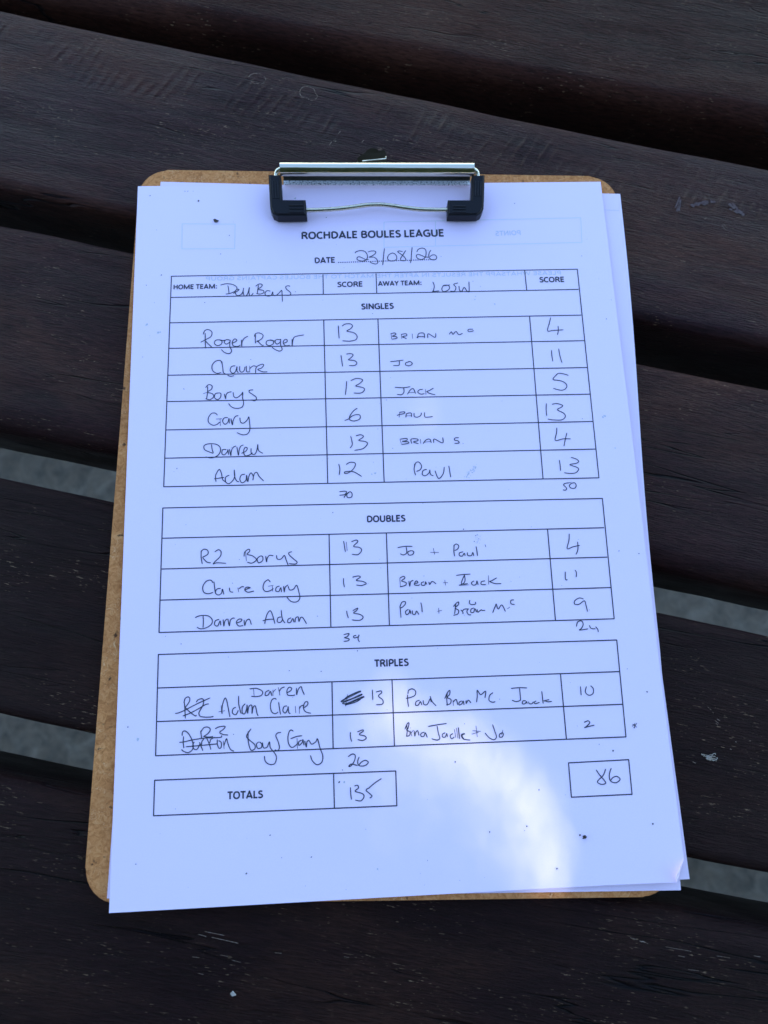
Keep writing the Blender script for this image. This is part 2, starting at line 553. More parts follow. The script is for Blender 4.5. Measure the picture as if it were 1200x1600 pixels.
# the clamp: a jaw strip pressing on the papers, a web rising behind it and the rolled spine on top
jaw_y = at(445, 289.5, 0.0006).y
prof = [(jaw_y, 0.0007), (jaw_y + 0.0011, 0.00072), (jaw_y + 0.0021, 0.0008)]
prof_web = [(jaw_y + 0.00215, 0.0009), (jaw_y + 0.0026, 0.0012), (jaw_y + 0.0036, 0.0026), (jaw_y + 0.0047, 0.0043), (jaw_y + 0.0060, 0.0060)]
M_web_shade = steel_material('clip_web_shaded_steel', (0.10, 0.10, 0.085), 0.4, 0.2)  # dark base paints in the shade under the spine, besides real pitting
clip = from_bm('clip', sheet_profile(barL.x + 0.0006, barR.x - 0.0006, prof, 0.0006, skew), M_plate)
to_board(clip)
web = from_bm('clip_web', sheet_profile(barL.x + 0.0006, barR.x - 0.0006, prof_web, 0.0006, skew), M_web_shade, None, False)
prof = [(yb + RB * math.cos(math.radians(a)), ZBAR + RB * math.sin(math.radians(a))) for a in range(205, -31, -10)]
bar = from_bm('clip_spine', sheet_profile(barL.x, barR.x, prof, 0.0005, skew), M_steel, None, False)
for p in bar.data.polygons:
    p.use_smooth = len(p.vertices) == 4
bar.data.set_sharp_from_angle(angle=math.radians(40))
# mounting plate on the bare board behind the papers
bm = bmesh.new()
def slab(bm, poly, z0, z1):
    t = [bm.verts.new((x, y, z1)) for x, y in poly]
    b = [bm.verts.new((x, y, z0)) for x, y in poly]
    bm.faces.new(t)
    bm.faces.new(b[::-1])
    for i in range(len(poly)):
        j = (i + 1) % len(poly)
        bm.faces.new((t[i], b[i], b[j], t[j]))
slab(bm, [(barL.x + 0.02, yb - 0.001), (barR.x - 0.02, yb - 0.001 - skew), (barR.x - 0.02, yb + 0.0075 - skew), (barL.x + 0.02, yb + 0.0075)], BT, BT + 0.0008)
mount = from_bm('mounting_plate', bm, M_plate)
# hanging tab
bm = bmesh.new()
tabpx = [(560, 258), (558, 247), (563, 243), (570, 239), (574, 234), (581, 231), (588, 232), (592, 236), (600, 234), (603, 238), (604, 250), (604, 258)]
y0t = at(582, 258, 0.003).y
def tab_z(y):
    return 0.003 + (y - y0t) * 0.62
tp = []
for x, y in tabpx:
    z = 0.003
    for _ in range(8):
        p = at(x, y, z)
        z = tab_z(p.y)
    tp.append(p)
tt = [bm.verts.new((p.x, p.y, tab_z(p.y))) for p in tp]
tb = [bm.verts.new((p.x, p.y, tab_z(p.y) - 0.0007)) for p in tp]
bm.faces.new(tt)
bm.faces.new(tb[::-1])
for i in range(len(tp)):
    j = (i + 1) % len(tp)
    bm.faces.new((tt[i], tb[i], tb[j], tt[j]))
tab = from_bm('hanging_tab', bm, M_tab)
la, lb = at(566, 251.5, 0.0075), at(603, 248, 0.0075)
edge_glint = from_bm('tab_edge_glint', tube([la, la.lerp(lb, 0.5), lb, lb + Vector((0, 0.0009, 0.0003))], 0.00025, 8), M_steel, None, True)  # thin bright strip standing in for light caught on the tab's edge
# the wire handle: hinged in the spine, runs through both caps and bows upward in the middle
ZW = 0.0036
wl = at(432.5, 327.5, ZW)
wr = at(744.5, 327, ZW)
hl = Vector((at(431, 274, 0.0075).x, yb - 0.0005, 0.0075))
hr = Vector((at(747, 275, 0.0075).x, yb - skew - 0.0005, 0.0075))
path = [Vector((barL.x + 0.004, yb, ZBAR)), Vector((hl.x + 0.0022, yb, ZBAR)), hl + Vector((0.0006, 0, 0.0004)), hl + Vector((0, -0.0015, -0.0004))]
legs = at(431.5, 290, 0.0062)
path += [legs, at(432.5, 318, 0.0040), wl + Vector((0.0006, 0.0010, 0)), wl + Vector((0.0022, 0, 0))]
mid_px = [(480, 328.5), (500, 328), (520, 327), (545, 324.5), (565, 321.5), (580, 320), (598, 320), (615, 322), (635, 325), (655, 327.2), (680, 328), (700, 328)]
path += [at(x, y, ZW) for x, y in mid_px]
path += [wr + Vector((-0.0022, 0, 0)), wr + Vector((-0.0006, 0.0010, 0)), at(745, 318, 0.0040), at(746.5, 291, 0.0062)]
path += [hr + Vector((0, -0.0015, -0.0004)), hr + Vector((-0.0006, 0, 0.0004)), Vector((hr.x - 0.0022, yb - skew, ZBAR)), Vector((barR.x - 0.004, yb - skew, ZBAR))]
def spline3(P, sub=5):
    Q = [P[0]] + P + [P[-1]]
    out = []
    for i in range(1, len(Q) - 2):
        p0, p1, p2, p3 = Q[i - 1:i + 3]
        for s in range(sub):
            t = s / sub
            out.append(0.5 * (2 * p1 + (p2 - p0) * t + (2 * p0 - 5 * p1 + 4 * p2 - p3) * t * t + (3 * p1 - p0 - 3 * p2 + p3) * t ** 3))
    return out + [P[-1]]
wire = from_bm('wire_handle', tube(spline3(path), 0.00095), M_wire, None, True)

def corner_cap(pts_px, pieces, ridges_v, ridges_h):
    """L-shaped moulded cap: outline in pixels at mid height, with grip ridges"""
    bm = bmesh.new()
    z0, z1 = 0.0003, 0.0066
    def zt(p):                     # the leg rises towards the hinge
        return z1 + (p.y - wl.y) * 0.13
    mid = [at(x, y, 0.0045) for x, y in pts_px]
    top = [bm.verts.new((p.x, p.y, zt(p))) for p in mid]
    # three coplanar pieces (leg, corner, foot) so that the inner corner stays crisp
    tf = [bm.faces.new([top[i] for i in f]) for f in pieces]
    rim = [e for e in bm.edges if len(e.link_faces) == 1]
    ext = bmesh.ops.extrude_face_region(bm, geom=tf)
    for v in [g for g in ext['geom'] if isinstance(g, bmesh.types.BMVert)]:
        v.co.z = 0.0003 + max(0.0, (v.co.y - wl.y) * 0.13)
    bmesh.ops.recalc_face_normals(bm, faces=bm.faces)
    sharp = [e for e in bm.edges if len(e.link_faces) == 2 and e.calc_face_angle() > 0.9 and abs(e.verts[0].co.z - e.verts[1].co.z) < 0.0035]
    bmesh.ops.bevel(bm, geom=sharp, offset=0.0008, segments=3, affect='EDGES')
    for (x0, y0, x1, y1) in ridges_v + ridges_h:
        a, b = at(x0, y0, 0.0066), at(x1, y1, 0.0066)
        a.z, b.z = zt(a) - 0.0001, zt(b) - 0.0001
        t = tube([a, a.lerp(b, 0.5), b], 0.00042, 8)
        me = bpy.data.meshes.new('t')
        t.to_mesh(me)
        t.free()
        bm.from_mesh(me)
        bpy.data.meshes.remove(me)
    return from_bm('corner_cap', bm, M_cap)
PIECES = [(0, 1, 2, 9), (9, 2, 5, 6, 7, 8), (2, 3, 4, 5)]
capL = corner_cap([(421, 281), (440, 281), (441.5, 316.5), (478, 316.5), (479.5, 339), (442, 339.5), (434, 339.5), (426.5, 336), (423, 329), (422.3, 316.5)], PIECES,
                  [(426.5, 285, 427.5, 311), (430.5, 285, 431.5, 311), (434.5, 285, 435.5, 311)],
                  [(452, 321, 474, 321), (452, 325.5, 474, 325.5), (452, 330, 474, 330)])
capR = corner_cap([(755.5, 281), (736, 281), (735, 316.5), (699, 316.5), (699, 338.5), (735.5, 338.7), (745, 338.5), (751.5, 335), (755, 328), (755.2, 316.5)], PIECES,
                  [(742, 286, 742, 307), (746, 286, 746, 307), (750, 286, 750, 307)],
                  [(708, 322, 728, 322), (708, 326, 728, 326), (708, 330, 728, 330)])
bpy.context.view_layer.update()
for o in (bar, web, mount, tab, edge_glint, wire, capL, capR):
    o.parent = clip
    o.matrix_parent_inverse = clip.matrix_world.inverted()

# ---------------------------------------------------------------- the sheets of paper
def top_z(x, y):
    """height of the top sheet: pressed flat at the clip, gently waved below, lifting at the free lower right corner"""
    d = max(0.0, -y - 0.02) / 0.28
    z = 0.00042 * noise.noise((x * 11, y * 8, 1.3)) * min(1, d * 2)
    c = max(0.0, (x - 0.14) / 0.07) * max(0.0, (-y - 0.2) / 0.097)
    return z + 0.0011 * c * c + 0.0003 * d + 0.0008 * max(0.0, (x - 0.18) / 0.03) ** 2 * min(1.0, d * 3)

def on_top(px, py):
    z = 0.0
    for _ in range(4):
        p = at(px, py, z)
        z = top_z(p.x, p.y)
    return p

def bilinear(c, u, v):
    tl, tr, br, bl = c
    return (tl * (1 - u) + tr * u) * (1 - v) + (bl * (1 - u) + br * u) * v

def make_sheet(name, corners, zf, mat, nx=60, ny=84, fold=None, edge=None):
    bm = bmesh.new()
    grid = []
    for j in range(ny + 1):
        row = []
        for i in range(nx + 1):
            p = bilinear(corners, i / nx, j / ny)
            if edge:
                p = p + Vector(edge(i / nx, j / ny))
            row.append(bm.verts.new((p.x, p.y, zf(p.x, p.y))))
        grid.append(row)
    for j in range(ny):
        for i in range(nx):
            bm.faces.new((grid[j][i], grid[j + 1][i], grid[j + 1][i + 1], grid[j][i + 1]))
    if fold:
        a, b = fold                           # fold line; what lies right of it turns over onto the sheet
        d = Vector((b.x - a.x, b.y - a.y, 0)).normalized()
        nrm = Vector((d.y, -d.x, 0))
        if nrm.dot(corners[2] - a) < 0:
            nrm = -nrm
        bmesh.ops.bisect_plane(bm, geom=bm.verts[:] + bm.edges[:] + bm.faces[:], plane_co=a, plane_no=nrm, dist=1e-6)
        for v in bm.verts:
            s = nrm.dot(Vector((v.co.x - a.x, v.co.y - a.y, 0)))
            if s > 1e-6:
                v.co = v.co - nrm * s * 1.75
                v.co.z += 0.0003 + s * 0.75
    bmesh.ops.recalc_face_normals(bm, faces=bm.faces)
    me = bpy.data.meshes.new(name)
    bm.to_mesh(me)
    bm.free()
    if me.polygons[0].normal.z < 0:
        me.flip_normals()
    o = link_mesh(name, me, mat, None, False)
    sm = o.modifiers.new('thickness', 'SOLIDIFY')
    sm.thickness = 0.0001
    sm.offset = -1
    return o

# underneath sheets
def under_z(base):
    def f(x, y):
        return base + 0.00012 * noise.noise((x * 9, y * 7, base * 9000))
    return f
zb = -0.0010
c_low = [at(251, 284, zb), at(969, 303, zb), at(1064, 1391, zb), at(167, 1404, zb)]
low = make_sheet('paper_sheet', c_low, under_z(zb), M_paper_under, 50, 70,
                 edge=lambda u, v: (0.0007 * u * math.sin(v * 9) * (1 if v < .7 else 0), 0, 0))
tag(low, 'white sheet turned slightly clockwise below the score sheet, its top right corner sticking out', 'paper')
zm = -0.00055
c_mid = [at(222, 296, zm), at(932, 291, zm), at(1077.5, 1373.5, zm), at(172.5, 1424, zm)]
mid_s = make_sheet('paper_sheet', c_mid, under_z(zm), M_paper_under, 50, 70)
tag(mid_s, 'white sheet directly beneath the score sheet, its corner peeking out past the dog ear', 'paper')

c_top = [at(215.5, 291, 0), at(938.5, 284, 0), at(1070.5, 1376.5, 0.0008), at(171, 1426, 0)]
fa, fb = on_top(1066, 1349), on_top(1058, 1378)
sheet = make_sheet('score_sheet', c_top, top_z, M_paper, 84, 118, fold=(fa, fb))
tag(sheet, 'printed score sheet filled in by hand on top of the stack, one corner folded', 'score sheet')

# faint printed line on the corner of the lower sheet
verts, faces = [], []
p0, p1 = at(943, 328, zb), at(967, 329, zb)
ribbon_verts([(p0.x, p0.y), (p1.x, p1.y)], 0.0003, under_z(zb), 0.00006, verts, faces)
from_py('printed_line', verts, faces, M_ghost_text, low)

# ---- printed table
def px_lines(lines, width, lift, step=8):
    verts, faces = [], []
    for li, (x0, y0, x1, y1) in enumerate(lines):
        pts = []
        for i in range(step + 1):
            f = i / step
            p = on_top(x0 + (x1 - x0) * f, y0 + (y1 - y0) * f)
            pts.append((p.x, p.y))
        ribbon_verts(pts, width, top_z, lift + li * 4e-7, verts, faces, taper=False)
    return verts, faces

TABLE = [
 (267.6, 431.7, 902.4, 420.7), (267.4, 464.8, 903.9, 452.2), (265.2, 504.5, 908.3, 492.4), (264, 544.4, 913, 532.3), (261.7, 586.4, 917.5, 574.3),
 (259.8, 627.5, 921.7, 615.9), (258.6, 671.9, 925.9, 658.6), (257.5, 716, 930.9, 701.7), (255.4, 760.6, 936.2, 746.6),
 (267.9, 431.2, 255.8, 761), (902, 420.2, 935.8, 747), (504.7, 428.9, 505.2, 460.1), (505.8, 500.3, 512.1, 755.4), (587.5, 427.5, 588.7, 459), (590.5, 499, 600.3, 754.3),
 (819.7, 422, 823, 453.9), (827.4, 493.7, 848.5, 748.8),
 (254.1, 793.8, 941.5, 778.8), (253.8, 841, 943.9, 824.6), (252.6, 889.1, 948.8, 870.5), (250.9, 937.7, 954, 918.1), (248.1, 988.3, 959.9, 966.8),
 (254.5, 793.2, 248.5, 988.6), (941.1, 778.4, 959.6, 967.2), (514.2, 835.1, 517, 981), (603.7, 833.1, 608.5, 977.8), (855.5, 827, 867.9, 969.8),
 (247.2, 1022.7, 963.9, 1000), (246.5, 1075, 968.3, 1049.3), (245, 1127.5, 973, 1100.4), (242.9, 1180.8, 978.3, 1151.3),
 (247.5, 1022.2, 243.2, 1181.1), (963.5, 999.6, 978, 1151.7), (518.7, 1065.5, 520.5, 1169.8), (612.5, 1062, 616.3, 1166), (875.7, 1053, 885, 1155),
 (241.3, 1219.2, 618.6, 1204.6), (239.6, 1274.6, 620.3, 1258.9), (241.7, 1218.8, 240, 1275), (618.3, 1204.2, 620, 1259.3), (521.2, 1208.5, 522.5, 1263),
 (887.9, 1192, 982.6, 1186.9), (892.4, 1245.6, 987.9, 1241), (888.2, 1191.5, 892.8, 1246), (982.2, 1186.5, 987.5, 1241.4)]
from_py('printed_table', *px_lines(TABLE, 0.00044, 0.00005), M_print, sheet)

# ---- printed words
# sans serif capitals drawn as strokes: cap height 1, (advance width, strokes)
GLYPH = {
 'A': (0.66, '0.07,0.02 0.33,0.93 0.59,0.02;0.16,0.28 0.50,0.28'),
 'B': (0.60, '0.12,0.09 0.12,0.91;0.12,0.91 0.32,0.91 0.45,0.84 0.46,0.68 0.36,0.54 0.12,0.52;0.34,0.52 0.49,0.43 0.50,0.22 0.38,0.10 0.12,0.09'),
 'C': (0.57, '0.51,0.83 0.37,0.91 0.20,0.83 0.10,0.63 0.10,0.37 0.19,0.16 0.36,0.08 0.52,0.16'),
 'D': (0.66, '0.12,0.09 0.12,0.91;0.12,0.91 0.32,0.90 0.48,0.80 0.56,0.60 0.55,0.36 0.46,0.18 0.30,0.09 0.12,0.09'),
 'E': (0.52, '0.46,0.91 0.12,0.91 0.12,0.09 0.46,0.09;0.12,0.52 0.42,0.52'),
 'F': (0.49, '0.45,0.91 0.12,0.91 0.12,0.02;0.12,0.50 0.42,0.50'),
 'G': (0.66, '0.56,0.83 0.40,0.91 0.21,0.84 0.10,0.64 0.10,0.36 0.20,0.15 0.38,0.08 0.56,0.15 0.56,0.47 0.38,0.47'),
 'H': (0.66, '0.12,0.02 0.12,0.98;0.54,0.02 0.54,0.98;0.12,0.53 0.54,0.53'),
 'I': (0.27, '0.135,0.02 0.135,0.98'),
 'L': (0.46, '0.12,0.98 0.12,0.09 0.43,0.09'),
 'M': (0.90, '0.12,0.02 0.14,0.90 0.45,0.12 0.76,0.90 0.78,0.02'),
 'N': (0.68, '0.12,0.02 0.12,0.90 0.56,0.10 0.56,0.98'),
 'O': (0.70, '0.35,0.92 0.20,0.85 0.11,0.66 0.10,0.36 0.18,0.16 0.35,0.08 0.52,0.16 0.60,0.36 0.60,0.64 0.51,0.85 0.35,0.92'),
 'P': (0.56, '0.12,0.02 0.12,0.91;0.12,0.91 0.32,0.91 0.46,0.83 0.48,0.64 0.40,0.46 0.12,0.41'),
 'R': (0.60, '0.12,0.02 0.12,0.91;0.12,0.91 0.32,0.91 0.46,0.83 0.47,0.66 0.37,0.51 0.12,0.49;0.30,0.50 0.42,0.34 0.55,0.02'),
 'S': (0.51, '0.43,0.85 0.28,0.91 0.14,0.84 0.11,0.68 0.22,0.55 0.37,0.45 0.44,0.30 0.37,0.13 0.20,0.08 0.06,0.15'),
 'T': (0.53, '0.02,0.91 0.51,0.91;0.265,0.91 0.265,0.02'),
 'U': (0.66, '0.12,0.98 0.12,0.34 0.19,0.14 0.33,0.08 0.47,0.14 0.54,0.34 0.54,0.98'),
 'W': (0.92, '0.05,0.98 0.25,0.08 0.46,0.88 0.67,0.08 0.87,0.98'),
 'Y': (0.56, '0.04,0.98 0.28,0.46;0.52,0.98 0.28,0.46;0.28,0.48 0.28,0.02'),
 'X': (0.6, '0.06,0.98 0.54,0.02;0.54,0.98 0.06,0.02'),
 ':': (0.28, '0.14,0.02 0.14,0.22;0.14,0.50 0.14,0.70'),
 ' ': (0.24, ''),
}
def words(name, items, weight, lift, mat, mirror=False):
    for body, l, r, cap in items:
        V, F = [], []
        n = 0
        adv = sum(GLYPH[c][0] for c in body)
        A, B = on_top(*l), on_top(*r)
        m = ((l[0] + r[0]) / 2, (l[1] + r[1]) / 2)
        hgt = (on_top(m[0], m[1] - cap) - on_top(*m)).length
        ex_ = (B - A)
        ux = ex_.normalized()
        uy = Vector((-ux.y, ux.x, 0))
        ux2, uy2 = ex_.xy / adv, uy.xy * hgt
        x = 0.0
        for ch in body:
            w, strokes = GLYPH[ch]
            for st in parse(strokes):
                rounded = ch in 'BCDGOPRSU' and len(st) > 4
                pts = []
                for gx, gy in (spline(st, 3) if rounded else st):
                    f = x + gx
                    f = adv - f if mirror else f
                    q = A.xy + ux2 * f + uy2 * gy
                    pts.append((q.x, q.y))
                if rounded or len(pts) == 2:
                    ribbon_verts(pts, hgt * weight, top_z, lift + (n % 60) * 3e-7, V, F, taper=False)
                else:                      # straight strokes meet in square corners
                    for a, b in zip(pts, pts[1:]):
                        d = Vector((b[0] - a[0], b[1] - a[1])).normalized() * hgt * weight * 0.45
                        first, last = a == pts[0], b == pts[-1]
                        a2 = a if first else (a[0] - d.x, a[1] - d.y)
                        b2 = b if last else (b[0] + d.x, b[1] + d.y)
                        ribbon_verts([a2, b2], hgt * weight, top_z, lift + (n % 60) * 3e-7, V, F, taper=False)
                        n += 1
                n += 1
            x += w
        from_py(name, V, F, mat, sheet)['label'] = ('faint mirrored line of print showing through the paper' if mirror else 'printed words ' + body)
words('printed_text', [
    ('ROCHDALE BOULES LEAGUE', (470.3, 374), (694.5, 369.6), 11.4),
    ('DATE', (491.2, 411.5), (524, 410.6), 9.0),
    ('HOME TEAM:', (270.5, 452.3), (339.8, 451), 7.4),
    ('SCORE', (526.8, 448.7), (567.2, 447.8), 8.2),
    ('AWAY TEAM:', (590.5, 446.8), (659.4, 445.4), 7.3),
    ('SCORE', (842.7, 441.4), (882.4, 440.7), 8.4),
    ('SINGLES', (564.2, 483.7), (615.5, 482.5), 9.2),
    ('DOUBLES', (572.8, 816.2), (633.7, 814.8), 10.4),
    ('TRIPLES', (585, 1042.2), (638.8, 1040.4), 11.6),
    ('TOTALS', (355, 1249), (411.2, 1246.9), 12.2)], 0.215, 0.00007, M_print)
# dotted line after DATE
V, F = [], []
nd = 46
for i in range(nd):
    f = i / (nd - 1)
    p = on_top(529 + (680 - 529) * f, 410.2 + (405.5 - 410.2) * f)
    b = len(V)
    for q in range(6):
        a = q * math.pi / 3
        V.append((p.x + 0.00030 * math.cos(a), p.y + 0.00030 * math.sin(a), top_z(p.x, p.y) + 0.00006))
    F.append(tuple(range(b, b + 6)))
from_py('dotted_rule', V, F, M_print, sheet)
# print on the back of the sheet that shows through, mirrored
words('show_through_text', [
    ('POINTS', (774.2, 368.6), (814.5, 367.2), 7.6),
    ('PLEASE WHATSAPP THE RESULTS IN AFTER THE MATCH TO THE BOULES CAPTAINS GROUP', (321, 438.6), (877.6, 429.2), 6.2)], 0.19, 0.00003, M_ghost_text, mirror=True)
from_py('show_through_box', *px_lines([(284.2, 349.8, 367.6, 350.2), (284, 389, 367, 388.6), (284.5, 349.5, 284.2, 389.3), (367.3, 350, 366.8, 388.8)], 0.0003, 0.00003), M_ghost, sheet)
from_py('show_through_box', *px_lines([(600, 347, 907.5, 340.3), (600, 386.5, 909.5, 378.8), (600, 346.7, 600, 386.8), (680.3, 345.2, 680.6, 384.8), (907.3, 340, 909.2, 379)], 0.0003, 0.00003), M_ghost, sheet)

